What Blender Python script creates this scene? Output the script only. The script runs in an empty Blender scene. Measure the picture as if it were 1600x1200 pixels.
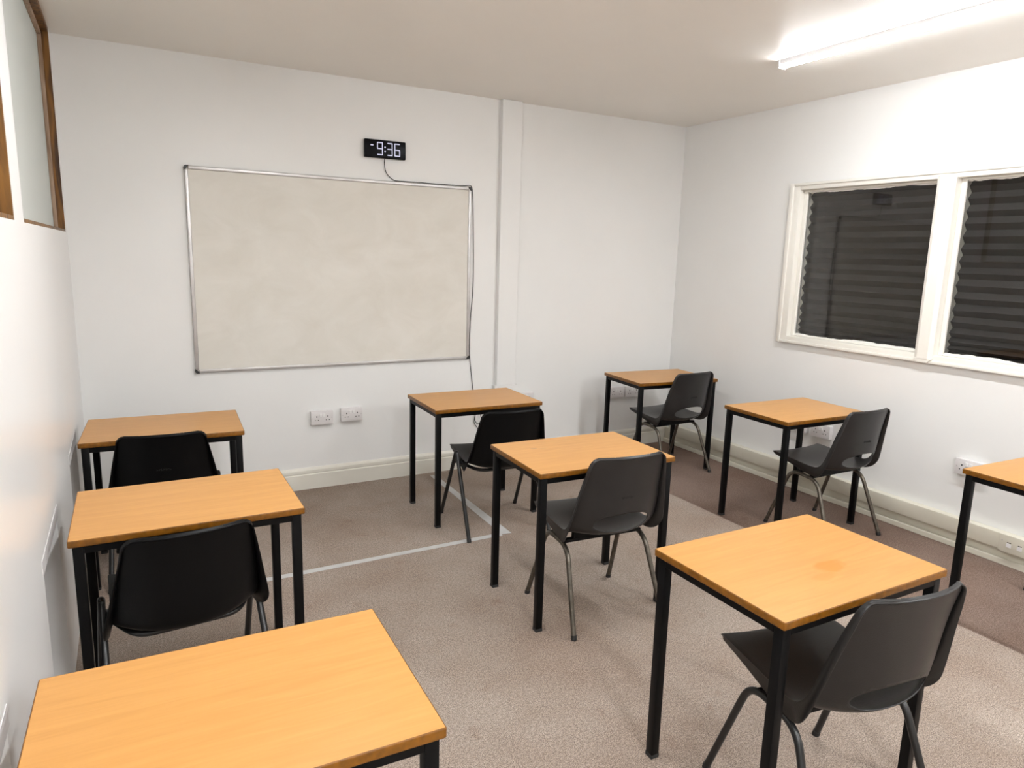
import bpy, bmesh, math, random
from mathutils import Vector, Matrix
R = math.radians
SC = bpy.context.scene
COL = SC.collection
random.seed(7)

# ------------------------------------------------------------------ dimensions (metres)
XL, XR, YB, YF, ZC = -0.254, 4.082, 4.525, -4.2, 2.63     # left, right, front (whiteboard), rear wall, ceiling
XC = -2.5                                                # far side of the corridor behind the left wall
HT = 0.703                                               # desk top height

# ------------------------------------------------------------------ materials
def mat(name):
    m = bpy.data.materials.new(name); m.use_nodes = True
    nt = m.node_tree; b = nt.nodes['Principled BSDF']
    return m, nt, b
def lk(nt, a, b): nt.links.new(a, b)
def node(nt, t, **kw):
    n = nt.nodes.new(t)
    for k, v in kw.items(): setattr(n, k, v)
    return n
def simple(name, col, rough=0.5, metal=0.0, spec=0.5, bump=0.0, bscale=200, var=0.0, vscale=5):
    m, nt, b = mat(name)
    b.inputs['Base Color'].default_value = (*col, 1)
    b.inputs['Roughness'].default_value = rough
    b.inputs['Metallic'].default_value = metal
    b.inputs['Specular IOR Level'].default_value = spec
    tc = node(nt, 'ShaderNodeTexCoord')
    if var:
        n = node(nt, 'ShaderNodeTexNoise'); n.inputs['Scale'].default_value = vscale; n.inputs['Detail'].default_value = 5
        lk(nt, tc.outputs['Object'], n.inputs['Vector'])
        r = node(nt, 'ShaderNodeValToRGB')
        r.color_ramp.elements[0].position = 0.3; r.color_ramp.elements[1].position = 0.7
        r.color_ramp.elements[0].color = (*[c * (1 - var) for c in col], 1)
        r.color_ramp.elements[1].color = (*[min(1, c * (1 + var)) for c in col], 1)
        lk(nt, n.outputs['Fac'], r.inputs['Fac']); lk(nt, r.outputs['Color'], b.inputs['Base Color'])
    if bump:
        n2 = node(nt, 'ShaderNodeTexNoise'); n2.inputs['Scale'].default_value = bscale; n2.inputs['Detail'].default_value = 3
        lk(nt, tc.outputs['Object'], n2.inputs['Vector'])
        bp = node(nt, 'ShaderNodeBump'); bp.inputs['Strength'].default_value = bump; bp.inputs['Distance'].default_value = 0.002
        lk(nt, n2.outputs['Fac'], bp.inputs['Height']); lk(nt, bp.outputs['Normal'], b.inputs['Normal'])
    return m
def emit(name, col, strength):
    m = bpy.data.materials.new(name); m.use_nodes = True; nt = m.node_tree
    for n in list(nt.nodes): nt.nodes.remove(n)
    e = node(nt, 'ShaderNodeEmission'); o = node(nt, 'ShaderNodeOutputMaterial')
    e.inputs['Color'].default_value = (*col, 1); e.inputs['Strength'].default_value = strength
    lk(nt, e.outputs[0], o.inputs[0]); return m

M = {}
M['wall'] = simple('white_wall_paint', (0.845, 0.845, 0.83), 0.45, var=0.012, vscale=2.5, bump=0.12, bscale=60)
M['wall_gloss'] = simple('white_eggshell_wall_paint', (0.845, 0.84, 0.83), 0.30, var=0.01, vscale=2.5, bump=0.10, bscale=25)
M['ceiling'] = simple('ceiling_paint', (0.89, 0.86, 0.81), 0.38, var=0.012, vscale=2.0, bump=0.08, bscale=30)
M['gloss_white'] = simple('cream_gloss_paint', (0.80, 0.78, 0.70), 0.30)
M['frame_white'] = simple('white_window_paint', (0.84, 0.82, 0.76), 0.35, bump=0.1, bscale=40)
M['smear'] = simple('smeared_white_paint', (0.80, 0.79, 0.75), 0.6, bump=0.4, bscale=120)
M['trunking'] = simple('cream_pvc', (0.74, 0.71, 0.60), 0.35)
M['socket'] = simple('white_socket_plastic', (0.74, 0.715, 0.71), 0.30)
M['switch'] = simple('bright_white_plastic', (0.86, 0.85, 0.84), 0.25)
M['hole'] = simple('dark_socket_hole', (0.03, 0.03, 0.03), 0.6)
M['black_metal'] = simple('black_powder_coat', (0.003, 0.003, 0.0033), 0.40, spec=0.14)
M['black_plastic'] = simple('black_plastic', (0.003, 0.003, 0.0033), 0.36, spec=0.14, bump=0.15, bscale=400)
M['grey_plastic'] = simple('charcoal_plastic', (0.0175, 0.016, 0.0157), 0.36, spec=0.45, bump=0.2, bscale=350, var=0.15, vscale=9)
M['dark_plastic'] = simple('dark_charcoal_plastic', (0.0085, 0.008, 0.0078), 0.36, spec=0.45, bump=0.2, bscale=350, var=0.15, vscale=9)
M['bronze'] = simple('worn_bronze_tube', (0.13, 0.115, 0.095), 0.34, metal=0.85, var=0.3, vscale=40)
M['tube_black'] = simple('worn_black_tube', (0.008, 0.008, 0.008), 0.32, spec=0.5)
M['mark'] = simple('moulded_mark', (0.002, 0.002, 0.002), 0.5)
M['rubber'] = simple('grey_rubber', (0.02, 0.02, 0.02), 0.7)
M['alu'] = simple('satin_aluminium', (0.60, 0.585, 0.58), 0.38, metal=0.6, var=0.08, vscale=12)
M['corner'] = simple('dark_grey_corner_plastic', (0.03, 0.03, 0.03), 0.45)
M['clock'] = simple('gloss_black_clock', (0.0025, 0.0025, 0.004), 0.3, spec=0.12)
M['digit'] = emit('clock_digit_glow', (0.80, 0.79, 1.0), 0.40)
M['cable'] = simple('dark_grey_cable', (0.03, 0.028, 0.028), 0.5)
M['tape'] = simple('pale_grey_tape', (0.52, 0.515, 0.505), 0.55, var=0.06, vscale=18)
M['lamp_body'] = simple('lamp_housing_white', (0.80, 0.79, 0.80), 0.4)
M['lamp'] = emit('lamp_diffuser_glow', (0.965, 0.982, 1.0), 60.0)
M['rear_fill'] = emit('added_rear_fill_glow', (0.965, 0.982, 1.0), 156.0)  # stronger glow for the added fill pair behind the camera
M['corridor_fill'] = emit('added_corridor_fill_glow', (1.0, 0.98, 0.95), 85.0)  # glow of the added light that brightens the obscured panes
M['blind'] = simple('black_pleated_paper', (0.030, 0.026, 0.025), 0.5, var=0.2, vscale=6)
M['strip'] = simple('grey_strip_paint', (0.66, 0.64, 0.635), 0.5)
M['plaster'] = simple('raw_plaster', (0.42, 0.35, 0.33), 0.9)
M['exterior'] = simple('dark_exterior', (0.02, 0.02, 0.02), 0.9)

def wood_material(name, stain=None):
    """beech laminate, grain along local X; stain = (x, y, rx, ry, colour, amount)"""
    m, nt, b = mat(name)
    tc = node(nt, 'ShaderNodeTexCoord'); oi = node(nt, 'ShaderNodeObjectInfo')
    add = node(nt, 'ShaderNodeVectorMath', operation='ADD')
    sc = node(nt, 'ShaderNodeVectorMath', operation='SCALE'); sc.inputs['Scale'].default_value = 13.0
    cmb = node(nt, 'ShaderNodeCombineXYZ')
    for i in range(3): lk(nt, oi.outputs['Random'], cmb.inputs[i])
    lk(nt, cmb.outputs[0], sc.inputs[0]); lk(nt, tc.outputs['Object'], add.inputs[0]); lk(nt, sc.outputs[0], add.inputs[1])
    mp = node(nt, 'ShaderNodeMapping'); mp.inputs['Scale'].default_value = (2.2, 26, 4); mp.inputs['Rotation'].default_value = (0, 0, R(4))
    lk(nt, add.outputs[0], mp.inputs['Vector'])
    n1 = node(nt, 'ShaderNodeTexNoise'); n1.inputs['Scale'].default_value = 1.6; n1.inputs['Detail'].default_value = 7; n1.inputs['Distortion'].default_value = 0.9
    lk(nt, mp.outputs[0], n1.inputs['Vector'])
    r = node(nt, 'ShaderNodeValToRGB')
    e = r.color_ramp.elements
    e[0].position = 0.25; e[0].color = (0.565, 0.278, 0.078, 1)
    e[1].position = 0.70; e[1].color = (0.635, 0.325, 0.099, 1)
    lk(nt, n1.outputs['Fac'], r.inputs['Fac'])
    mp2 = node(nt, 'ShaderNodeMapping'); mp2.inputs['Scale'].default_value = (9, 160, 9)
    lk(nt, add.outputs[0], mp2.inputs['Vector'])
    n2 = node(nt, 'ShaderNodeTexNoise'); n2.inputs['Scale'].default_value = 1.5; n2.inputs['Detail'].default_value = 2
    lk(nt, mp2.outputs[0], n2.inputs['Vector'])
    mx = node(nt, 'ShaderNodeMixRGB', blend_type='MULTIPLY'); mx.inputs['Fac'].default_value = 0.10
    lk(nt, r.outputs['Color'], mx.inputs['Color1']); lk(nt, n2.outputs['Fac'], mx.inputs['Color2'])
    out = mx.outputs[0]
    if stain:
        for (x, y, rx, ry, colr, amt) in stain:
            sp = node(nt, 'ShaderNodeMapping'); sp.vector_type = 'TEXTURE'
            sp.inputs['Location'].default_value = (x, y, 0); sp.inputs['Scale'].default_value = (rx, ry, 1)
            lk(nt, tc.outputs['Object'], sp.inputs['Vector'])
            nn = node(nt, 'ShaderNodeTexNoise'); nn.inputs['Scale'].default_value = 1.4; nn.inputs['Detail'].default_value = 4
            lk(nt, sp.outputs[0], nn.inputs['Vector'])
            flat = node(nt, 'ShaderNodeVectorMath', operation='MULTIPLY'); flat.inputs[1].default_value = (1, 1, 0)
            lk(nt, sp.outputs[0], flat.inputs[0])
            ln = node(nt, 'ShaderNodeVectorMath', operation='LENGTH'); lk(nt, flat.outputs[0], ln.inputs[0])
            ad = node(nt, 'ShaderNodeMath', operation='ADD'); lk(nt, ln.outputs['Value'], ad.inputs[0])
            ml = node(nt, 'ShaderNodeMath', operation='MULTIPLY'); ml.inputs[1].default_value = 1.1
            lk(nt, nn.outputs['Fac'], ml.inputs[0]); lk(nt, ml.outputs[0], ad.inputs[1])
            mr = node(nt, 'ShaderNodeMapRange'); mr.inputs['From Min'].default_value = 1.15; mr.inputs['From Max'].default_value = 1.55
            mr.inputs['To Min'].default_value = amt; mr.inputs['To Max'].default_value = 0
            lk(nt, ad.outputs[0], mr.inputs['Value'])
            m2 = node(nt, 'ShaderNodeMixRGB'); m2.inputs['Color2'].default_value = (*colr, 1)
            lk(nt, mr.outputs[0], m2.inputs['Fac']); lk(nt, out, m2.inputs['Color1']); out = m2.outputs[0]
    lk(nt, out, b.inputs['Base Color'])
    b.inputs['Roughness'].default_value = 0.34; b.inputs['Specular IOR Level'].default_value = 0.30
    return m
M['beech'] = wood_material('beech_laminate')
M['beech_ring'] = wood_material('beech_laminate_with_water_mark',
    [(0.045, -0.075, 0.060, 0.040, (0.58, 0.215, 0.032), 0.75), (-0.03, -0.115, 0.05, 0.022, (0.58, 0.225, 0.04), 0.4)])
M['beech_spot'] = wood_material('beech_laminate_with_grey_spot', [(-0.19, 0.105, 0.020, 0.012, (0.33, 0.21, 0.10), 0.55), (-0.15, 0.095, 0.03, 0.008, (0.40, 0.24, 0.10), 0.3)])
M['edge'] = simple('varnished_edge', (0.185, 0.070, 0.004), 0.40, spec=0.4, var=0.28, vscale=60)

def carpet_material():
    m, nt, b = mat('brown_grey_carpet')
    tc = node(nt, 'ShaderNodeTexCoord')
    n1 = node(nt, 'ShaderNodeTexNoise'); n1.inputs['Scale'].default_value = 300; n1.inputs['Detail'].default_value = 3; n1.inputs['Roughness'].default_value = 0.7
    n2 = node(nt, 'ShaderNodeTexNoise'); n2.inputs['Scale'].default_value = 1.6; n2.inputs['Detail'].default_value = 6; n2.inputs['Roughness'].default_value = 0.6
    n3 = node(nt, 'ShaderNodeTexNoise'); n3.inputs['Scale'].default_value = 9; n3.inputs['Detail'].default_value = 4
    for n in (n1, n2, n3): lk(nt, tc.outputs['Object'], n.inputs['Vector'])
    r1 = node(nt, 'ShaderNodeValToRGB'); e = r1.color_ramp.elements
    e[0].position = 0.34; e[0].color = (0.095, 0.076, 0.063, 1)
    e[1].position = 0.66; e[1].color = (0.68, 0.575, 0.495, 1)
    lk(nt, n1.outputs['Fac'], r1.inputs['Fac'])
    r2 = node(nt, 'ShaderNodeValToRGB'); e = r2.color_ramp.elements
    e[0].position = 0.33; e[0].color = (0.80, 0.735, 0.69, 1); e[1].position = 0.62; e[1].color = (1, 1, 1, 1)
    lk(nt, n2.outputs['Fac'], r2.inputs['Fac'])
    m1 = node(nt, 'ShaderNodeMixRGB', blend_type='MULTIPLY'); m1.inputs['Fac'].default_value = 1
    lk(nt, r1.outputs['Color'], m1.inputs['Color1']); lk(nt, r2.outputs['Color'], m1.inputs['Color2'])
    n4 = node(nt, 'ShaderNodeTexNoise'); n4.inputs['Scale'].default_value = 95; n4.inputs['Detail'].default_value = 2
    lk(nt, tc.outputs['Object'], n4.inputs['Vector'])
    r4 = node(nt, 'ShaderNodeValToRGB'); e = r4.color_ramp.elements
    e[0].position = 0.38; e[0].color = (0.80, 0.785, 0.77, 1); e[1].position = 0.60; e[1].color = (1, 1, 1, 1)
    lk(nt, n4.outputs['Fac'], r4.inputs['Fac'])
    m0 = node(nt, 'ShaderNodeMixRGB', blend_type='MULTIPLY'); m0.inputs['Fac'].default_value = 1
    lk(nt, m1.outputs[0], m0.inputs['Color1']); lk(nt, r4.outputs['Color'], m0.inputs['Color2']); m1 = m0
    # small old spots
    r3 = node(nt, 'ShaderNodeValToRGB'); e = r3.color_ramp.elements
    e[0].position = 0.24; e[0].color = (0.86, 0.80, 0.78, 1); e[1].position = 0.36; e[1].color = (1, 1, 1, 1)
    lk(nt, n3.outputs['Fac'], r3.inputs['Fac'])
    m2 = node(nt, 'ShaderNodeMixRGB', blend_type='MULTIPLY'); m2.inputs['Fac'].default_value = 1
    lk(nt, m1.outputs[0], m2.inputs['Color1']); lk(nt, r3.outputs['Color'], m2.inputs['Color2'])
    # the separate, less worn length of carpet laid along the window wall
    sx = node(nt, 'ShaderNodeSeparateXYZ'); lk(nt, tc.outputs['Object'], sx.inputs[0])
    mr = node(nt, 'ShaderNodeMapRange'); mr.inputs['From Min'].default_value = 3.155; mr.inputs['From Max'].default_value = 3.165
    lk(nt, sx.outputs['X'], mr.inputs['Value'])
    m3 = node(nt, 'ShaderNodeMixRGB', blend_type='MULTIPLY'); m3.inputs['Color2'].default_value = (0.70, 0.62, 0.60, 1)
    lk(nt, mr.outputs[0], m3.inputs['Fac']); lk(nt, m2.outputs[0], m3.inputs['Color1'])
    lk(nt, m3.outputs[0], b.inputs['Base Color'])
    bp = node(nt, 'ShaderNodeBump'); bp.inputs['Strength'].default_value = 0.35; bp.inputs['Distance'].default_value = 0.004
    lk(nt, n1.outputs['Fac'], bp.inputs['Height']); lk(nt, bp.outputs['Normal'], b.inputs['Normal'])
    b.inputs['Roughness'].default_value = 0.95; b.inputs['Specular IOR Level'].default_value = 0.1
    return m
M['carpet'] = carpet_material()

def board_material():
    m, nt, b = mat('smudged_whiteboard')
    tc = node(nt, 'ShaderNodeTexCoord')
    mp = node(nt, 'ShaderNodeMapping'); mp.inputs['Scale'].default_value = (1.5, 1, 2.2); mp.inputs['Rotation'].default_value = (0, R(25), 0)
    lk(nt, tc.outputs['Object'], mp.inputs['Vector'])
    n = node(nt, 'ShaderNodeTexNoise'); n.inputs['Scale'].default_value = 2.2; n.inputs['Detail'].default_value = 8; n.inputs['Roughness'].default_value = 0.62; n.inputs['Distortion'].default_value = 0.6
    lk(nt, mp.outputs[0], n.inputs['Vector'])
    r = node(nt, 'ShaderNodeValToRGB'); e = r.color_ramp.elements
    e[0].position = 0.30; e[0].color = (0.70, 0.672, 0.605, 1); e[1].position = 0.68; e[1].color = (0.775, 0.752, 0.695, 1)
    lk(nt, n.outputs['Fac'], r.inputs['Fac']); lk(nt, r.outputs['Color'], b.inputs['Base Color'])
    b.inputs['Roughness'].default_value = 0.5; b.inputs['Specular IOR Level'].default_value = 0.3
    return m
M['board'] = board_material()

def pine_material(name, dark, light):
    m, nt, b = mat(name)
    tc = node(nt, 'ShaderNodeTexCoord'); mp = node(nt, 'ShaderNodeMapping'); mp.inputs['Scale'].default_value = (22, 22, 2.2)
    lk(nt, tc.outputs['Object'], mp.inputs['Vector'])
    n = node(nt, 'ShaderNodeTexNoise'); n.inputs['Scale'].default_value = 1.3; n.inputs['Detail'].default_value = 6; n.inputs['Distortion'].default_value = 1.2
    lk(nt, mp.outputs[0], n.inputs['Vector'])
    r = node(nt, 'ShaderNodeValToRGB'); e = r.color_ramp.elements
    e[0].position = 0.32; e[0].color = (*dark, 1); e[1].position = 0.66; e[1].color = (*light, 1)
    lk(nt, n.outputs['Fac'], r.inputs['Fac']); lk(nt, r.outputs['Color'], b.inputs['Base Color'])
    b.inputs['Roughness'].default_value = 0.5; return m
M['stained_wood'] = pine_material('stained_brown_wood', (0.05, 0.019, 0.003), (0.27, 0.118, 0.015))
M['bead_wood'] = pine_material('faded_bead_wood', (0.24, 0.15, 0.09), (0.46, 0.33, 0.24))

def glass_material(name, boost=0.55):
    m = bpy.data.materials.new(name); m.use_nodes = True; nt = m.node_tree
    for n in list(nt.nodes): nt.nodes.remove(n)
    o = node(nt, 'ShaderNodeOutputMaterial'); mx = node(nt, 'ShaderNodeMixShader')
    t = node(nt, 'ShaderNodeBsdfTransparent'); t.inputs[0].default_value = (0.96, 0.96, 0.95, 1)
    g = node(nt, 'ShaderNodeBsdfGlossy'); g.inputs['Roughness'].default_value = 0.0; g.inputs['Color'].default_value = (0.97, 0.97, 0.97, 1)
    f = node(nt, 'ShaderNodeFresnel'); f.inputs['IOR'].default_value = 1.5
    ml = node(nt, 'ShaderNodeMath', operation='MULTIPLY'); ml.inputs[1].default_value = boost; ml.use_clamp = True
    lk(nt, f.outputs[0], ml.inputs[0]); lk(nt, ml.outputs[0], mx.inputs[0])
    lk(nt, t.outputs[0], mx.inputs[1]); lk(nt, g.outputs[0], mx.inputs[2]); lk(nt, mx.outputs[0], o.inputs[0])
    return m
M['glass'] = glass_material('window_glass')
def frosted_material():
    m = bpy.data.materials.new('obscured_glass'); m.use_nodes = True; nt = m.node_tree
    for n in list(nt.nodes): nt.nodes.remove(n)
    o = node(nt, 'ShaderNodeOutputMaterial'); a = node(nt, 'ShaderNodeMixShader'); c = node(nt, 'ShaderNodeMixShader')
    d = node(nt, 'ShaderNodeBsdfDiffuse'); d.inputs[0].default_value = (0.72, 0.735, 0.715, 1)
    t = node(nt, 'ShaderNodeBsdfTranslucent'); t.inputs[0].default_value = (0.74, 0.755, 0.735, 1)
    g = node(nt, 'ShaderNodeBsdfGlossy'); g.inputs['Roughness'].default_value = 0.35
    a.inputs[0].default_value = 0.5; c.inputs[0].default_value = 0.06
    lk(nt, d.outputs[0], a.inputs[1]); lk(nt, t.outputs[0], a.inputs[2]); lk(nt, a.outputs[0], c.inputs[1]); lk(nt, g.outputs[0], c.inputs[2]); lk(nt, c.outputs[0], o.inputs[0])
    return m
M['frosted'] = frosted_material()

# ------------------------------------------------------------------ mesh helpers
def add_box(bm, lo, hi, bevel=0.0, seg=2):
    x0, y0, z0 = lo; x1, y1, z1 = hi
    r = bmesh.ops.create_cube(bm, size=1.0)
    vs = r['verts']
    for v in vs:
        v.co.x = x0 + (v.co.x + 0.5) * (x1 - x0); v.co.y = y0 + (v.co.y + 0.5) * (y1 - y0); v.co.z = z0 + (v.co.z + 0.5) * (z1 - z0)
    if bevel:
        es = list({e for v in vs for e in v.link_edges})
        bmesh.ops.bevel(bm, geom=es, offset=bevel, segments=seg, profile=0.5, affect='EDGES')
def fillet(pts, rad, n=7):
    pts = [Vector(p) for p in pts]; out = [pts[0]]
    for i in range(1, len(pts) - 1):
        a, b, c = pts[i-1], pts[i], pts[i+1]
        d1 = (a - b); d2 = (c - b); l = min(rad, d1.length * 0.48, d2.length * 0.48)
        p = b + d1.normalized() * l; q = b + d2.normalized() * l
        for k in range(n + 1):
            t = k / n; out.append(p * (1-t)**2 + b * 2*t*(1-t) + q * t*t)
    out.append(pts[-1]); return out
def smooth_path(pts, n=8):
    P = [Vector(p) for p in pts]; P = [P[0]*2 - P[1]] + P + [P[-1]*2 - P[-2]]; out = []
    for i in range(1, len(P) - 2):
        for k in range(n):
            t = k / n; a, b, c, d = P[i-1], P[i], P[i+1], P[i+2]
            out.append(0.5 * ((2*b) + (c-a)*t + (2*a-5*b+4*c-d)*t*t + (3*b-a-3*c+d)*t**3))
    out.append(P[-2]); return out
def add_tube(bm, pts, rad, sides=12, caps=True):
    pts = [Vector(p) for p in pts]; rings = []
    t0 = (pts[1] - pts[0]).normalized()
    up = Vector((0, 0, 1)) if abs(t0.z) < 0.9 else Vector((1, 0, 0))
    nrm = (up - t0 * up.dot(t0)).normalized()
    for i, p in enumerate(pts):
        if i == 0: t = t0
        elif i == len(pts) - 1: t = (pts[i] - pts[i-1]).normalized()
        else: t = (pts[i+1] - pts[i-1]).normalized()
        nrm = (nrm - t * nrm.dot(t)).normalized(); bn = t.cross(nrm)
        rings.append([bm.verts.new(p + nrm * rad * math.cos(2*math.pi*k/sides) + bn * rad * math.sin(2*math.pi*k/sides)) for k in range(sides)])
    for a, b in zip(rings, rings[1:]):
        for k in range(sides): bm.faces.new((a[k], a[(k+1) % sides], b[(k+1) % sides], b[k]))
    if caps: bm.faces.new(rings[0][::-1]); bm.faces.new(rings[-1])
def add_cyl(bm, p, q, rad, sides=16): add_tube(bm, [p, q], rad, sides)
def add_prism(bm, poly, axis, a, b):
    """extrude a 2-D polygon along an axis from a to b; polygon is in the other two axes in order"""
    def mk(u, v, w):
        return {0: (w, u, v), 1: (u, w, v), 2: (u, v, w)}[axis]
    A = [bm.verts.new(mk(u, v, a)) for u, v in poly]; B = [bm.verts.new(mk(u, v, b)) for u, v in poly]
    n = len(poly)
    for i in range(n): bm.faces.new((A[i], A[(i+1) % n], B[(i+1) % n], B[i]))
    bm.faces.new(A[::-1]); bm.faces.new(B)
def obj(name, bm, m, parent=None, smooth=None, loc=(0, 0, 0), rotz=0.0):
    bmesh.ops.recalc_face_normals(bm, faces=bm.faces[:])
    me = bpy.data.meshes.new(name); bm.to_mesh(me); bm.free()
    me.materials.append(m)
    if smooth is not None:
        for p in me.polygons: p.use_smooth = True
        me.set_sharp_from_angle(angle=R(smooth))
    o = bpy.data.objects.new(name, me); COL.objects.link(o)
    o.location = loc; o.rotation_euler = (0, 0, rotz)
    if parent: o.parent = parent
    return o
def tag(o, label, cat, group=None):
    o['label'] = label; o['category'] = cat
    if group: o['group'] = group
    return o
def thing(name, label, cat, loc=(0, 0, 0), rotz=0.0, group=None):
    o = bpy.data.objects.new(name, None); COL.objects.link(o)
    o.empty_display_size = 0.1; o.location = loc; o.rotation_euler = (0, 0, rotz)
    return tag(o, label, cat, group)
def struct(name, bm, m, parent=None, smooth=None, label=None):
    o = obj(name, bm, m, parent, smooth)
    if not parent: o['kind'] = 'structure'
    if label: o['label'] = label
    return o
def copy_tree(o, parent=None):
    c = o.copy(); COL.objects.link(c)
    if parent: c.parent = parent
    for ch in o.children: copy_tree(ch, c)
    return c
def B(): return bmesh.new()

# ------------------------------------------------------------------ the room
bm = B(); add_box(bm, (XC - .1, YF - .1, -0.06), (XR + .3, YB + .2, 0)); struct('floor', bm, M['carpet'])
bm = B(); add_box(bm, (XC - .1, YF - .1, ZC), (XR + .3, YB + .2, ZC + .1)); struct('ceiling', bm, M['ceiling'])
bm = B(); add_box(bm, (XC - .1, YB, 0), (XR + .3, YB + .15, ZC)); struct('wall_front', bm, M['wall'])
bm = B(); add_box(bm, (XC - .1, YF - .1, 0), (XR + .3, YF, ZC)); struct('wall_rear', bm, M['wall'])
bm = B(); add_box(bm, (XC - .1, YF, 0), (XC, YB, ZC)); struct('wall_corridor', bm, M['wall'])

# left wall: two high openings into the corridor, three low alcoves
WZ = 1.628
OPEN = [(0.85, 2.385), (2.60, 4.43)]
ALC = [(1.04, 1.50), (2.235, 2.695), (3.37, 3.83)]
ALZ = 0.645
bm = B()
TH = 0.15; x0 = XL - TH; xm = XL - 0.125
add_box(bm, (x0, YF, 0), (xm, YB, WZ))                     # backing of the alcoves
add_box(bm, (xm, YF, ALZ), (XL, YB, WZ))
y = YF
for a, b in ALC:
    add_box(bm, (xm, y, 0), (XL, a, ALZ)); y = b
add_box(bm, (xm, y, 0), (XL, YB, ALZ))
y = YF
for a, b in OPEN:
    add_box(bm, (x0, y, WZ), (XL, a, ZC)); y = b
add_box(bm, (x0, y, WZ), (XL, YB, ZC))
struct('wall_left', bm, M['wall_gloss'])
for i, (a, b) in enumerate(ALC):
    bm = B(); add_box(bm, (XL, a - .02, ALZ), (XL + .0015, b + .02, ALZ + .045))
    struct('trim_%d' % (i + 4), bm, M['strip'], label='pale strip over a low alcove in the left wall')
# borrowed-light windows in the left wall: wood lining, bead and glass
for i, (a, b) in enumerate(OPEN):
    gx = XL - 0.052
    t = 0.012
    bm = B()
    add_box(bm, (gx - .004, a, WZ), (XL - .001, a + t, ZC - .001)); add_box(bm, (gx - .004, b - t, WZ), (XL - .001, b, ZC - .001))
    add_box(bm, (gx - .004, a + t, WZ), (XL - .001, b - t, WZ + t)); add_box(bm, (gx - .004, a + t, ZC - .022), (XL - .001, b - t, ZC - .001))
    w = struct('window_%d' % (2 + i), bm, M['stained_wood'], label='high internal window with brown wood lining in the left wall')
    bm = B(); k = 0.022
    for xx in (gx + .003,):
        add_box(bm, (xx, a + t, WZ + t), (xx + .018, a + t + k, ZC - .022), .003)
        add_box(bm, (xx, b - t - k, WZ + t), (xx + .018, b - t, ZC - .022), .003)
        add_box(bm, (xx, a + t + k, WZ + t), (xx + .018, b - t - k, WZ + t + .006), .001)
        add_box(bm, (xx, a + t + k, ZC - .022 - k), (xx + .018, b - t - k, ZC - .022), .003)
    obj('glazing_bead', bm, M['bead_wood'], w)
    bm = B(); add_box(bm, (gx - .003, a + t, WZ + t), (gx + .003, b - t, ZC - .022)); obj('glass_pane', bm, M['frosted'], w)

# right wall with the double window
WY0, WY1, WZ0, WZ1 = 1.27, 3.335, 1.055, 2.062
bm = B(); XO = XR + 0.22
add_box(bm, (XR, YF, 0), (XO, YB, WZ0)); add_box(bm, (XR, YF, WZ1), (XO, YB, ZC))
add_box(bm, (XR, YF, WZ0), (XO, WY0, WZ1)); add_box(bm, (XR, WY1, WZ0), (XO, YB, WZ1))
struct('wall_right', bm, M['wall'])
bm = B()
def arch(lo_y, hi_y, lo_z, hi_z, axis):     # moulded architrave bar: stepped section
    add_box(bm, (XR - .020, lo_y, lo_z), (XR + .055, hi_y, hi_z), .006, 2)
F = 0.075
arch(WY1 - .005, WY1 + F, WZ0 - .04, WZ1 + .04, 0)
arch(WY0 - F, WY0 + .005, WZ0 - .04, WZ1 + .04, 0)
arch(WY0, WY1, WZ1 - .005, WZ1 + .04, 0)
arch(WY0, WY1, WZ0 - .04, WZ0 + .010, 0)
# raised outer moulding
for lo, hi in (((XR - .030, WY1 + F - .03, WZ0 - .04), (XR, WY1 + F, WZ1 + .04)), ((XR - .030, WY0 - F, WZ0 - .04), (XR, WY0 - F + .03, WZ1 + .04)),
               ((XR - .030, WY0 - F + .03, WZ1 + .022), (XR, WY1 + F - .03, WZ1 + .04)), ((XR - .030, WY0 - F + .03, WZ0 - .04), (XR, WY1 + F - .03, WZ0 - .02))):
    add_box(bm, lo, hi, .005, 2)
win = struct('window_1', bm, M['frame_white'], smooth=40, label='double window in a white frame with black pleated blinds behind the glass')
MY0, MY1 = 2.297, 2.402
bm = B()
add_prism(bm, [(XR + .055, MY0), (XR + .055, MY1), (XR - .026, MY1), (XR - .040, MY1 - .022), (XR - .040, MY0 + .022), (XR - .026, MY0)], 2, WZ0 - .015, WZ1 + .012)
add_prism(bm, [(MY0, WZ0 - .014), (MY1, WZ0 - .014), (MY1 - .022, WZ0 - .036), (MY0 + .022, WZ0 - .036)], 0, XR - .038, XR - .015)
obj('mullion', bm, M['frame_white'], win)
PANES = [(MY1, WY1 - .005), (WY0 + .005, MY0)]
GX = XR + .045
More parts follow.
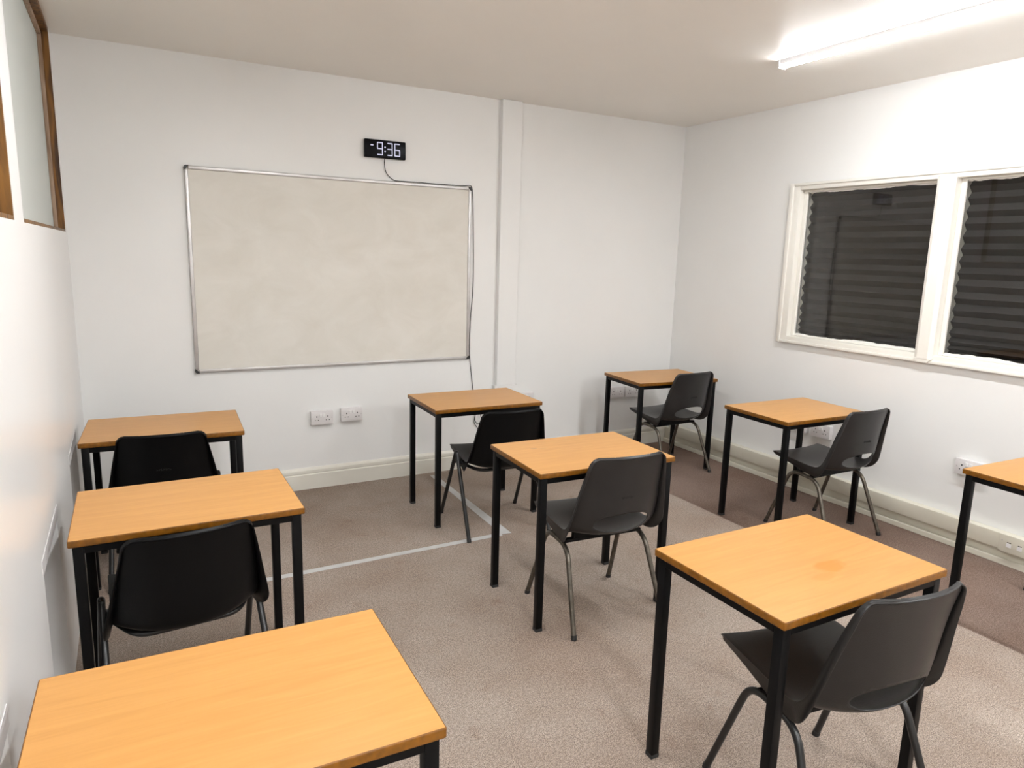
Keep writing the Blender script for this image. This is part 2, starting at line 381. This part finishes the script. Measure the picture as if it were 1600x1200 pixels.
for a, b in PANES:
    bm = B(); k = .028; za, zb = WZ0 + .010, WZ1 - .005
    for lo, hi in (((GX - .022, a, za), (GX - .004, a + k, zb)), ((GX - .022, b - k, za), (GX - .004, b, zb)),
                   ((GX - .022, a + k, za), (GX - .004, b - k, za + .012)), ((GX - .022, a + k, zb - .012), (GX - .004, b - k, zb))):
        add_box(bm, lo, hi, .004, 2)
    obj('glazing_bead', bm, M['frame_white'], win)
    bm = B(); add_box(bm, (GX - .004, a, za), (GX, b, zb)); obj('glass_pane', bm, M['glass'], win)
    # ragged paint on the glass along the beads
    bm = B(); rnd = random.Random(int(a * 100))
    def ragged(z_edge, sgn, amp):
        n = 60; ys = [a + k + (b - a - 2*k) * i / n for i in range(n + 1)]; h = []; cur = amp * .5
        for i in range(n + 1):
            cur = min(max(cur + rnd.uniform(-.3, .3) * amp, amp * .12), amp); h.append(cur)
        lo = [bm.verts.new((GX - .0048, y, z_edge)) for y in ys]; hi = [bm.verts.new((GX - .0048, y, z_edge + sgn * q)) for y, q in zip(ys, h)]
        lo2 = [bm.verts.new((GX - .0041, y, z_edge)) for y in ys]; hi2 = [bm.verts.new((GX - .0041, y, z_edge + sgn * q)) for y, q in zip(ys, h)]
        for i in range(n):
            bm.faces.new((lo[i], lo[i+1], hi[i+1], hi[i])); bm.faces.new((lo2[i], lo2[i+1], hi2[i+1], hi2[i])); bm.faces.new((hi[i], hi[i+1], hi2[i+1], hi2[i]))
    ragged(za + .011, 1, .013); ragged(zb - .011, -1, .012)
    obj('paint_smear', bm, M['smear'], win)
# pleated blinds, one behind each pane
for (a, b), lab in zip(PANES, ('black pleated paper blind behind the whole window pane nearer the corner', 'black pleated paper blind behind the window pane cut by the photo edge')):
    bm = B(); pts = []; z = WZ1 - .012; fx = False; n = 0
    rr = random.Random(3 + int(a * 10))
    while z > WZ0 + .012:
        f = (z - WZ0) / (WZ1 - WZ0)
        step = (0.0340 if f > .20 else 0.010 + 0.024 * f / .20) * rr.uniform(.92, 1.08)
        pts.append((GX + (.014 if fx else .044), z)); fx = not fx; z -= step
    lo = a + .012; hi = b - .027
    v0 = [[bm.verts.new((x + d, y, z)) for x, z in pts] for d, y in ((0, lo), (0, hi), (.0012, lo), (.0012, hi))]
    for i in range(len(pts) - 1):
        bm.faces.new((v0[0][i], v0[1][i], v0[1][i+1], v0[0][i+1])); bm.faces.new((v0[2][i], v0[3][i], v0[3][i+1], v0[2][i+1]))
        bm.faces.new((v0[0][i], v0[0][i+1], v0[2][i+1], v0[2][i])); bm.faces.new((v0[1][i], v0[1][i+1], v0[3][i+1], v0[3][i]))
    tag(obj('pleated_blind', bm, M['blind']), lab, 'blind', 'black pleated blinds in the double window')
bm = B(); add_box(bm, (XR + .100, WY0, WZ0), (XR + .110, WY1, WZ1)); struct('trim_8', bm, M['frame_white'], label='pale boarding closing the window behind the blinds')

# skirting on the front wall (moulded), in two lengths either side of the boxed pipe
SK = [(0, 0), (-.020, 0), (-.020, .098), (-.014, .104), (-.017, .112), (-.017, .128), (-.012, .138), (-.006, .145), (0, .145)]
bm = B(); add_prism(bm, [(YB + u, v) for u, v in SK], 0, XL, XR - .02)
struct('baseboard_front', bm, M['gloss_white'])
bm = B(); add_box(bm, (XR - .018, YF, .0), (XR, YB, .13), .002); add_box(bm, (XR - .042, YF, 0), (XR - .018, YB - .02, .034), .004, 2)
struct('baseboard_right', bm, M['trunking'])
bm = B()
add_box(bm, (XR - .055, YF, .088), (XR, YB - .10, .176), .004, 2)
for jy in (2.77, 1.80):
    add_box(bm, (XR - .0555, jy, .089), (XR - .054, jy + .0015, .175))
struct('trim_1', bm, M['trunking'], smooth=40, label='cream cable trunking running low along the window wall')
# boxed pipe down the front wall and its plinth
bm = B(); add_box(bm, (2.372, YB - .042, .612), (2.530, YB, ZC - .001), .003); struct('trim_2', bm, M['wall'], label='white boxed pipe column on the whiteboard wall')
bm = B(); add_box(bm, (2.352, YB - .050, .145), (2.545, YB, .612), .003); struct('trim_3', bm, M['wall'], label='wider white base under the boxed pipe')

# ------------------------------------------------------------------ ceiling lamps
def ceiling_lamp(label, loc, length, glow, grp=None):
    t = thing('ceiling_light', label, 'light', loc, 0, grp)
    L = length / 2
    bm = B(); add_box(bm, (-.024, -L, -.027), (.024, L, 0), .003); obj('housing', bm, M['lamp_body'], t)
    bm = B(); n = 10
    poly = [(-.023, -.0265)] + [(.025 * math.cos(math.pi + math.pi * k / n), -.0285 - .011 * math.sin(math.pi * k / n)) for k in range(n + 1)] + [(.023, -.0265)]
    add_prism(bm, poly, 1, -L + .012, L - .012); obj('diffuser', bm, glow, t, smooth=50)
    for s in (-1, 1):
        bm = B(); add_box(bm, (-.027, s * L - .011 * (s > 0) , -.043), (.027, s * L + .011 * (s < 0), 0), .003); obj('end_cap', bm, M['lamp_body'], t)
    return t
ceiling_lamp('white batten tube light on the ceiling near the window', (3.155, 2.03, ZC), 1.52, M['lamp'], 'ceiling batten lights')
ceiling_lamp('white batten tube light on the ceiling above the left desks', (0.70, 2.03, ZC), 1.52, M['lamp'], 'ceiling batten lights')
ceiling_lamp('added fill batten behind the camera on the window side', (3.155, -1.3, ZC), 1.52, M['rear_fill'], 'ceiling batten lights')  # unseen rear pair, added as fill to even out the wall brightness
ceiling_lamp('added fill batten behind the camera on the left side', (0.70, -1.3, ZC), 1.52, M['rear_fill'], 'ceiling batten lights')
ceiling_lamp('added fill batten beyond the left wall, behind the obscured panes', (-1.75, 2.9, ZC - .05), 1.52, M['corridor_fill'])  # unseen, added to shine through the obscured panes

# ------------------------------------------------------------------ whiteboard
wx0, wx1, wz0, wz1 = 0.339, 2.151, 0.822, 2.024
wb = thing('whiteboard', 'large smudged cream whiteboard in an aluminium frame on the front wall', 'whiteboard', ((wx0 + wx1) / 2, YB, wz0))
W, H = wx1 - wx0, wz1 - wz0
bm = B(); add_box(bm, (-W/2 + .01, -.016, .01), (W/2 - .01, -.001, H - .01)); obj('writing_surface', bm, M['board'], wb)
fr = 0.021
for (x0_, z0_, x1_, z1_) in ((-W/2 + .02, 0, W/2 - .02, fr), (-W/2 + .02, H - fr, W/2 - .02, H), (-W/2, .02, -W/2 + fr, H - .02), (W/2 - fr, .02, W/2, H - .02)):
    bm = B(); add_box(bm, (x0_, -.024, z0_), (x1_, -.001, z1_), .005, 3); obj('frame_rail', bm, M['alu'], wb, smooth=50)
for sx in (-1, 1):
    for sz in (0, 1):
        bm = B(); c = .024
        xa, xb = (-W/2 - .002, -W/2 + c) if sx < 0 else (W/2 - c, W/2 + .002)
        za, zb = (-.002, c) if sz == 0 else (H - c, H + .002)
        ch = .010
        P = [(xa, za), (xb, za), (xb, zb), (xa, zb)]
        k = {(-1, 0): 0, (1, 0): 1, (1, 1): 2, (-1, 1): 3}[(sx, sz)]
        q = P[k]; pr = P[(k-1) % 4]; nx = P[(k+1) % 4]
        e1 = (q[0] + (pr[0] > q[0]) * ch - (pr[0] < q[0]) * ch, q[1] + (pr[1] > q[1]) * ch - (pr[1] < q[1]) * ch)
        e2 = (q[0] + (nx[0] > q[0]) * ch - (nx[0] < q[0]) * ch, q[1] + (nx[1] > q[1]) * ch - (nx[1] < q[1]) * ch)
        md = (q[0] * .3 + (e1[0] + e2[0]) * .35, q[1] * .3 + (e1[1] + e2[1]) * .35)
        P[k:k+1] = [e1, md, e2]
        # L shape: only a short return along each side
        inner = (q[0] + (.015 if sx < 0 else -.015), q[1] + (.015 if sz == 0 else -.015))
        opp = {0: 2, 1: 3, 2: 0, 3: 1}[k]
        target = [(xa, za), (xb, za), (xb, zb), (xa, zb)][opp]
        P = [inner if p == target else p for p in P]
        add_prism(bm, P, 1, -.027, -.001); obj('corner_cap', bm, M['corner'], wb)

# ------------------------------------------------------------------ digital clock and its cable
cx0, cz0, cw, chh = 1.392, 2.162, 0.275, 0.112
ck = thing('digital_clock', 'black digital wall clock with glowing white digits above the whiteboard', 'clock', (cx0 + cw/2, YB, cz0))
bm = B(); add_box(bm, (-cw/2, -.030, 0), (cw/2, -.001, chh), .006, 3); obj('clock_case', bm, M['clock'], ck, smooth=40)
SEG = {'a': 0, 'b': 1, 'c': 2, 'd': 3, 'e': 4, 'f': 5, 'g': 6}
DIG = {'9': 'abcdfg', '3': 'abcdg', '6': 'acdefg'}
def digit(ch, x, z, w, h):
    bm = B(); s = .0062; g = .0016; sl = 0.03
    def bar(xa, za, xb, zb):
        add_box(bm, (xa, -.0312, za), (xb, -.0300, zb), .0005, 1)
    segs = {'a': (x + g, z + h - s, x + w - g, z + h), 'd': (x + g, z, x + w - g, z + s), 'g': (x + g, z + h/2 - s/2, x + w - g, z + h/2 + s/2),
            'f': (x, z + h/2 + g, x + s, z + h - g), 'b': (x + w - s, z + h/2 + g, x + w, z + h - g), 'e': (x, z + g, x + s, z + h/2 - g), 'c': (x + w - s, z + g, x + w, z + h/2 - g)}
    for k in DIG[ch]: bar(*segs[k])
    obj('digit', bm, M['digit'], ck)
dz, dh = 0.017, 0.080
digit('9', -cw/2 + .080, dz, .039, dh); digit('3', -cw/2 + .148, dz, .036, dh); digit('6', -cw/2 + .196, dz, .039, dh)
bm = B()
for zz in (.042, .068): add_cyl(bm, (-cw/2 + .1335, -.0312, zz), (-cw/2 + .1335, -.0300, zz), .0048)
obj('colon', bm, M['digit'], ck)
bm = B(); add_box(bm, (-cw/2 + .037, -.0312, .072), (-cw/2 + .056, -.0300, .079), .0008, 1); obj('dash', bm, M['digit'], ck)
bm = B()
pts = smooth_path([(1.527, YB - .015, 2.166), (1.527, YB - .012, 2.13), (1.541, YB - .008, 2.075), (1.590, YB - .010, 2.033), (1.66, YB - .018, 2.0285), (1.74, YB - .02, 2.0300),
                   (1.85, YB - .018, 2.0285), (2.00, YB - .018, 2.0290), (2.09, YB - .02, 2.030), (2.135, YB - .02, 2.036), (2.158, YB - .012, 2.020), (2.168, YB - .008, 1.95),
                   (2.176, YB - .006, 1.75), (2.182, YB - .006, 1.50), (2.180, YB - .006, 1.30), (2.166, YB - .006, 1.12), (2.161, YB - .006, .95), (2.165, YB - .006, .82), (2.185, YB - .006, .66), (2.197, YB - .008, .56), (2.205, YB - .01, .47),
                   (2.222, YB - .014, .415), (2.252, YB - .016, .398), (2.262, YB - .016, .352), (2.235, YB - .016, .328), (2.210, YB - .016, .360), (2.215, YB - .014, .410), (2.206, YB - .012, .34), (2.232, YB - .01, .300), (2.250, YB - .01, .262)], 10)
add_tube(bm, pts, .0026, 8)
tag(obj('clock_cable', bm, M['cable'], smooth=60), 'thin dark cable hanging from the clock and down beside the whiteboard', 'cable')

# ------------------------------------------------------------------ sockets
def make_socket():
    """UK double switched socket, back on local y=0, facing -y, origin at its lower centre"""
    t = bpy.data.objects.new('wall_socket', None); COL.objects.link(t); t.empty_display_size = .05
    bm = B(); add_box(bm, (-.073, -.030, 0), (.073, 0, .090), .004, 2); add_box(bm, (-.073, -.036, 0), (.073, -.029, .090), .003, 2); obj('face_plate', bm, M['socket'], t, smooth=40)
    for s in (-1, 1):
        bm = B(); xx = s * .0105; add_box(bm, (xx - .008, -.0405, .052), (xx + .008, -.035, .074), .002, 2); obj('rocker_switch', bm, M['switch'], t)
        bm = B(); c = s * .036
        add_box(bm, (c - .003, -.0366, .050), (c + .003, -.0355, .060)); add_box(bm, (c - .0135, -.0366, .028), (c - .0065, -.0355, .0335)); add_box(bm, (c + .0065, -.0366, .028), (c + .0135, -.0355, .0335))
        obj('pin_holes', bm, M['hole'], t)
        bm = B(); add_cyl(bm, (s * .062, -.0368, .045), (s * .062, -.0355, .045), .0033, 10); obj('fixing_screw', bm, M['alu'], t)
    return t
proto = make_socket()
G1 = 'double sockets'
SOCK = [(1.083, YB, .437, 0, 'white double socket on the front wall below the whiteboard, the left one of its pair'),
        (1.281, YB, .443, 0, 'white double socket on the front wall below the whiteboard, the right one of its pair'),
        (3.502, YB, .432, 0, 'white double socket under the corner desk, further from the corner'),
        (3.667, YB, .430, 0, 'white double socket under the corner desk, nearer the corner'),
        (2.628, YB, .447, 0, 'white double socket mostly hidden behind the desk by the boxed pipe'),
        (XR, 2.965, .412, -90, 'white double socket on the window wall seen between desk and chair'),
        (XR, 3.150, .414, -90, 'white double socket on the window wall partly hidden by a desk leg'),
        (XR, 2.010, .425, -90, 'white double socket on the window wall behind the cut-off desk corner')]
for i, (x, y, z, rz, lab) in enumerate(SOCK):
    t = proto if i == 0 else copy_tree(proto)
    t.location = (x, y, z); t.rotation_euler = (0, 0, R(rz)); tag(t, lab, 'socket', G1)
t = thing('data_outlet', 'cream network outlet set in the low trunking at the right photo edge', 'outlet', (XR - .055, 1.715, .084), R(-90))
bm = B(); add_box(bm, (-.073, -.012, 0), (.073, 0, .095), .003, 2); obj('face_plate', bm, M['trunking'], t, smooth=40)
for s in (-1, 1):
    bm = B(); add_box(bm, (s * .026 - .012, -.0145, .030), (s * .026 + .012, -.011, .052), .0015); obj('port_cover', bm, M['switch'], t)
    bm = B(); add_box(bm, (s * .026 - .009, -.0130, .054), (s * .026 + .009, -.0115, .058)); obj('port_slot', bm, M['hole'], t)
bm = B(); add_cyl(bm, (-.060, -.013, .062), (-.060, -.011, .062), .0035, 10); obj('fixing_screw', bm, M['alu'], t)

# ------------------------------------------------------------------ tape on the carpet
def strip(label, pts, z=.0012):
    bm = B(); add_prism(bm, pts, 2, .0002, z); tag(obj('floor_tape', bm, M['tape']), label, 'tape', 'tape stuck on the carpet')
strip('long strip of pale grey tape on the carpet parallel to the whiteboard wall', [(-.05, 3.262), (.6, 3.260), (1.2, 3.268), (1.790, 3.268), (1.800, 3.308), (1.2, 3.305), (.6, 3.300), (-.05, 3.302)])
strip('shorter strip of pale grey carpet tape running towards the whiteboard wall', [(1.792, 3.285), (1.852, 3.278), (1.866, 4.36), (1.850, 4.445), (1.826, 4.44), (1.815, 4.0)], .0016)

# ------------------------------------------------------------------ desks
DW, DD = 0.690, 0.488
def make_desk():
    t = bpy.data.objects.new('exam_desk', None); COL.objects.link(t); t.empty_display_size = .1
    e = .003; th = .022
    bm = B()
    r = .003
    def rect(w, d, rr, n=4):
        o = []
        for cx, cy, a0 in ((w - rr, d - rr, 0), (-w + rr, d - rr, 90), (-w + rr, -d + rr, 180), (w - rr, -d + rr, 270)):
            for k in range(n + 1): o.append((cx + rr * math.cos(R(a0 + 90 * k / n)), cy + rr * math.sin(R(a0 + 90 * k / n))))
        return o
    add_prism(bm, rect(DW/2 - e, DD/2 - e, r), 2, HT - th, HT)
    top = obj('tabletop', bm, M['beech'], t)
    bm = B(); rd = .0035; q = lambda k: math.pi / 2 * k / 3
    sec = [(e, HT - th + .0005)] + [(rd * (1 - math.sin(q(k))), HT - th + rd * (1 - math.cos(q(k)))) for k in range(4)] \
        + [(.0025 * (1 - math.cos(q(k))), HT - .003 + .003 * math.sin(q(k))) for k in range(4)] + [(e, HT - .0001)]
    rings = [[bm.verts.new((x, y, z)) for x, y in rect(DW/2 - i, DD/2 - i, max(r + e - i, .004))] for i, z in sec]
    n = len(rings[0])
    for a, b in zip(rings, rings[1:]):
        for k in range(n): bm.faces.new((a[k], a[(k+1) % n], b[(k+1) % n], b[k]))
    obj('edge_band', bm, M['edge'], top, smooth=50)
    ins = .011; lg = .030; zt = HT - th
    for sx in (-1, 1):
        for sy in (-1, 1):
            cx = sx * (DW/2 - ins - lg/2); cy = sy * (DD/2 - ins - lg/2)
            bm = B(); add_box(bm, (cx - lg/2, cy - lg/2, .012), (cx + lg/2, cy + lg/2, zt), .0025, 2); l = obj('leg', bm, M['black_metal'], t, smooth=40)
            bm = B(); add_box(bm, (cx - lg/2 - .0008, cy - lg/2 - .0008, 0), (cx + lg/2 + .0008, cy + lg/2 + .0008, .014), .002, 2); obj('foot_cap', bm, M['rubber'], l)
    for s in (-1, 1):
        cy = s * (DD/2 - ins - .013); x = DW/2 - ins - lg
        bm = B(); add_box(bm, (-x, cy - .0125, zt - .026), (x, cy + .0125, zt), .002, 2); obj('rail', bm, M['black_metal'], t)
        cx = s * (DW/2 - ins - .013); y = DD/2 - ins - lg
        bm = B(); add_box(bm, (cx - .0125, -y, zt - .026), (cx + .0125, y, zt), .002, 2); obj('rail', bm, M['black_metal'], t)
    return t
DESKS = [((.128, 3.718), -2.8, 'beech exam desk furthest back against the left wall, beside the front wall', None),
         ((.147, 2.550), -.4, 'beech exam desk in the middle of the left row with a black chair in front', None),
         ((.134, 1.309), -1.5, 'beech exam desk nearest the camera at the bottom left, cut by the frame', None),
         ((1.829, 3.747), -1.6, 'beech exam desk under the boxed pipe column, beside the front wall', None),
         ((1.773, 2.512), -2.5, 'beech exam desk in the middle of the room with a small grey spot on top', 'beech_spot'),
         ((1.705, 1.275), -.2, 'large beech exam desk at bottom right with an orange water mark on top', 'beech_ring'),
         ((3.503, 3.977), -5.0, 'beech exam desk in the far corner beside the window wall', None),
         ((3.504, 2.745), -1.9, 'beech exam desk below the window, second from the far corner', None),
         ((3.500, 1.339), -2.3, 'beech exam desk cut off by the right edge of the photo', None)]
dproto = make_desk()
for i, ((x, y), a, lab, sm) in enumerate(DESKS):
    d = dproto if i == 0 else copy_tree(dproto)
    d.location = (x, y, 0); d.rotation_euler = (0, 0, R(a)); tag(d, lab, 'desk', 'exam desks in rows')
    if sm:
        top = [c for c in d.children if c.name.startswith('tabletop')][0]
        top.material_slots[0].link = 'OBJECT'; top.material_slots[0].material = M[sm]

# ------------------------------------------------------------------ chairs
CP_A = [(.226, .418), (.224, .434), (.207, .444), (.12, .436), (.02, .419), (-.08, .409), (-.150, .415), (-.195, .440), (-.214, .490), (-.222, .552), (-.230, .638), (-.240, .713), (-.250, .780)]
SP_A = [(.236, .430), (.238, .443), (.222, .448), (.12, .440), (.02, .432), (-.05, .429), (-.088, .435), (-.113, .455), (-.131, .492), (-.150, .553), (-.172, .635), (-.197, .714), (-.220, .778)]
WP_A = [.190, .196, .200, .205, .210, .213, .216, .217, .214, .208, .198, .187, .178]
CP_B = [(.226, .408), (.224, .422), (.207, .431), (.12, .420), (.02, .400), (-.08, .386), (-.160, .384), (-.205, .404), (-.222, .452), (-.232, .520), (-.243, .600), (-.256, .670), (-.270, .734)]
SP_B = [(.236, .418), (.238, .430), (.222, .434), (.12, .426), (.02, .418), (-.05, .413), (-.093, .417), (-.124, .434), (-.146, .472), (-.168, .529), (-.192, .602), (-.218, .672), (-.244, .734)]
WP_B = [.190, .196, .200, .205, .210, .213, .216, .217, .215, .208, .199, .189, .180]
PROFILE = {'arch': (CP_A, SP_A, WP_A), 'vee': (CP_B, SP_B, WP_B)}
def cat(L, t):
    n = len(L) - 1; t = min(max(t, 0), 1) * n; i = min(int(t), n - 1); f = t - i
    g = lambda k: L[k] if 0 <= k <= n else (2 * L[0] - L[1] if k < 0 else 2 * L[n] - L[n-1])
    a, b, c, d = g(i-1), g(i), g(i+1), g(i+2)
    return .5 * (2*b + (c-a)*f + (2*a-5*b+4*c-d)*f*f + (3*b-a-3*c+d)*f**3)
def shell_point(u, v, kind):
    CP, SP, WP = PROFILE[kind]
    k = abs(u) ** 2.3
    y = cat([p[0] for p in CP], v) * (1-k) + cat([p[0] for p in SP], v) * k
    z = cat([p[1] for p in CP], v) * (1-k) + cat([p[1] for p in SP], v) * k
    w = cat(WP, v)
    for q in ((v - .955) / .045, (.075 - v) / .075):          # rounded top and front corners
        if q > 0: w *= 1 - .17 * (1 - math.sqrt(max(0, 1 - q * q)))
    return Vector((u * w, y, z))
def make_shell(kind, m, parent):
    hole = kind == 'arch'
    NU = 52
    us = [-1 + 2 * i / NU for i in range(NU + 1)]
    vs = [.075 * (1 - math.cos(math.pi / 2 * k / 7)) for k in range(7)] + [.075 + .88 * k / 74 for k in range(75)] + [.955 + .045 * math.sin(math.pi / 2 * k / 7) for k in range(1, 8)]
    NV = len(vs) - 1
    P = lambda u, v: shell_point(u, v, kind)
    HC, HV, HU, HE = 7.80 / 12, .80 / 12, .63, 2.2
    def hq(u, v): return (abs(u) / HU) ** HE + (abs(v - HC) / HV) ** HE
    bm = B()
    grid = [[bm.verts.new(P(u, v)) for u in us] for v in vs]
    uv = {grid[j][i]: (us[i], vs[j]) for j in range(NV + 1) for i in range(NU + 1)}
    for j in range(NV):
        for i in range(NU):
            if hole and hq((us[i] + us[i+1]) / 2, (vs[j] + vs[j+1]) / 2) < 1: continue
            bm.faces.new((grid[j][i], grid[j][i+1], grid[j+1][i+1], grid[j+1][i]))
    if hole:
        for vt in list(uv):
            u, v = uv[vt]
            if vt.link_faces and vt.is_boundary and abs(u) < .9 and .1 < v < .9:
                q = hq(u, v) ** (-1 / HE); vt.co = P(u * q, HC + (v - HC) * q)
    # rolled outer flange
    loop = [(i, 0) for i in range(NU)] + [(NU, j) for j in range(NV)] + [(i, NV) for i in range(NU, 0, -1)] + [(0, j) for j in range(NV, 0, -1)]
    L1, L2, L0 = [], [], []
    N = len(loop); pts = [grid[j][i].co for i, j in loop]
    for k, (i, j) in enumerate(loop):
        u, v = us[i], vs[j]; e = .01
        uc, vc = min(max(u, -.97), .97), min(max(v, .03), .97)
        du = (P(uc + e, vc) - P(uc - e, vc)).normalized(); dv = (P(uc, vc + e) - P(uc, vc - e)).normalized()
        n = -(du.cross(dv)); n.normalize()
        tan = (pts[(k+2) % N] - pts[(k-2) % N]).normalized()
        o = tan.cross(n); o.normalize()
        dep = cat([.009, .012, .018, .030, .042, .050, .052, .048, .040, .033, .027, .020, .009], v)
        L0.append(grid[j][i]); L1.append(bm.verts.new(pts[k] + o * .004 - n * .004)); L2.append(bm.verts.new(pts[k] + o * .006 - n * dep))
    for A, Bq in ((L0, L1), (L1, L2)):
        for k in range(N): bm.faces.new((A[k], A[(k+1) % N], Bq[(k+1) % N], Bq[k]))
    for vt in [v for v in bm.verts if not v.link_faces]: bm.verts.remove(vt)
    o = obj('seat_shell', bm, m, parent, smooth=70)
    s = o.modifiers.new('thickness', 'SOLIDIFY'); s.thickness = .004; s.offset = 0
    return o
def add_mark(shell, kind, v):
    bm = B(); rr = random.Random(5)
    x = -.030
    for k, w in enumerate((.008, .006, .006, .008, .007, .008, .007)):
        u = -(x + w / 2) / .2; p = shell_point(0, v, kind)
        h = (.010, .012, .010, .009, .010, .008, .009)[k]
        add_box(bm, (-(x + w), p.y - .0032, p.z - h / 2), (-(x + w - .0025), p.y - .0018, p.z + h / 2))
        add_box(bm, (-(x + w - .001), p.y - .0032, p.z + (h / 2 - .003) * (1 if k % 2 else -1) - .0012), (-x, p.y - .0018, p.z + (h / 2 - .003) * (1 if k % 2 else -1) + .0012))
        x += w + .0018
    obj('moulded_mark', bm, M['mark'], shell)
def make_chair(kind, shell_mat, tube_mat, mark=True):
    t = bpy.data.objects.new('school_chair', None); COL.objects.link(t); t.empty_display_size = .1
    sh = make_shell(kind, shell_mat, t)
    if mark: add_mark(sh, kind, .795)
    for s in (-1, 1):
        if kind == 'arch':
            full = fillet([(s*.226, .222, .004), (s*.197, .098, .366), (s*.197, -.085, .352), (s*.226, -.222, .004)], .062, 9); rad = .0110
        else:
            full = fillet([(s*.248, .240, .004), (s*.234, .020, .462), (s*.248, -.240, .004)], .035, 9); rad = .0112
        # split the bent tube at its crown into front and rear leg
        ln = [0]
        for a, b in zip(full, full[1:]): ln.append(ln[-1] + (b - a).length)
        mid = max(range(1, len(full) - 1), key=lambda k: -abs(ln[k] - ln[-1] / 2))
        if kind == 'arch':
            k = max(range(len(full) - 1), key=lambda k: (full[k+1] - full[k]).length if 8 < k < len(full) - 9 else 0)
            m_ = (full[k] + full[k+1]) / 2; fa = full[:k+1] + [m_]; fb = [m_] + full[k+1:]
        else:
            fa = full[:mid+1]; fb = full[mid:]
        for part in (fa, fb):
            bm = B(); add_tube(bm, part, rad, 14); l = obj('leg', bm, tube_mat, t, smooth=60)
            ft = part[0] if part[0].z < .1 else part[-1]; nb = part[1] if part[0].z < .1 else part[-2]
            d = (nb - ft).normalized()
            bm = B(); add_tube(bm, [ft - d * .0005 + Vector((0, 0, -.003)), ft + d * .016], rad + .0012, 14); obj('foot_cap', bm, M['rubber'], l, smooth=60)
    if kind == 'arch':
        for y in (.055, -.045):
            bm = B(); add_box(bm, (-.197, y - .014, .358), (.197, y + .014, .372), .002); add_box(bm, (-.15, y - .012, .370), (.15, y + .012, .404), .002)
            obj('cross_bar', bm, M['black_metal'], t)
    else:
        bm = B(); add_tube(bm, fillet([(-.236, .030, .405), (-.205, -.03, .385), (-.150, -.135, .372), (.150, -.135, .372), (.205, -.03, .385), (.236, .030, .405)], .05, 7), .0095, 12)
        obj('support_bar', bm, tube_mat, t, smooth=60)
        bm = B(); add_box(bm, (-.233, .045, .372), (.233, .070, .388), .002); obj('cross_bar', bm, tube_mat, t)
    return t
grey = make_chair('arch', M['grey_plastic'], M['bronze'])
dark = make_chair('arch', M['dark_plastic'], M['tube_black'], mark=False)
blk = make_chair('vee', M['black_plastic'], M['tube_black'], mark=False)
G2 = 'plastic chairs at the desks'
CH = [(grey, (1.783, 2.379), -4.0, 'charcoal plastic chair with bronze legs at the middle desk of the room'),
      (grey, (3.580, 2.545), 0.0, 'grey plastic chair with bronze legs at the second desk along the window wall'),
      (grey, (3.530, 3.868), 2.0, 'charcoal plastic chair at the far corner desk'),
      (dark, (1.700, 1.125), -7.0, 'large charcoal plastic chair with black legs at bottom right, turned at its desk'),
      (blk, (1.842, 3.480), -4.5, 'black plastic chair with splayed black legs at the desk below the boxed pipe'),
      (blk, (.103, 2.430), 5.0, 'black plastic chair at the middle desk of the left row, its back fully in view'),
      (blk, (.118, 3.665), -3.5, 'black plastic chair at the furthest desk of the left row, half hidden behind another desk')]
seen = set()
for p, (x, y), a, lab in CH:
    c = p if p not in seen else copy_tree(p)
    seen.add(p)
    c.location = (x, y, 0); c.rotation_euler = (0, 0, R(a)); tag(c, lab, 'chair', G2)
add_mark([k for k in c.children if k.name.startswith('seat_shell')][0], 'vee', .795)

# ------------------------------------------------------------------ world, camera, view
w = bpy.data.worlds.new('World'); SC.world = w; w.use_nodes = True
w.node_tree.nodes['Background'].inputs[0].default_value = (0.02, 0.022, 0.03, 1); w.node_tree.nodes['Background'].inputs[1].default_value = 0.5
yaw, pit, rol, fpx, hc = .5091, -.1837, .0273, 1084.46, 1.5705
fw = Vector((math.sin(yaw) * math.cos(pit), math.cos(yaw) * math.cos(pit), math.sin(pit)))
r0 = Vector((math.cos(yaw), -math.sin(yaw), 0)); u0 = r0.cross(fw)
rt = r0 * math.cos(rol) + u0 * math.sin(rol); up = -r0 * math.sin(rol) + u0 * math.cos(rol)
cam = bpy.data.cameras.new('Camera'); co = bpy.data.objects.new('Camera', cam); COL.objects.link(co)
co.matrix_world = Matrix(((rt.x, up.x, -fw.x, 0), (rt.y, up.y, -fw.y, 0), (rt.z, up.z, -fw.z, hc), (0, 0, 0, 1)))
cam.sensor_fit = 'HORIZONTAL'; cam.sensor_width = 36; cam.lens = 36 * fpx / 1600; cam.clip_start = .02
SC.camera = co
SC.view_settings.view_transform = 'Standard'; SC.view_settings.look = 'None'
SC.view_settings.exposure = 1.12; SC.view_settings.gamma = 1.0; SC.view_settings.use_curve_mapping = False
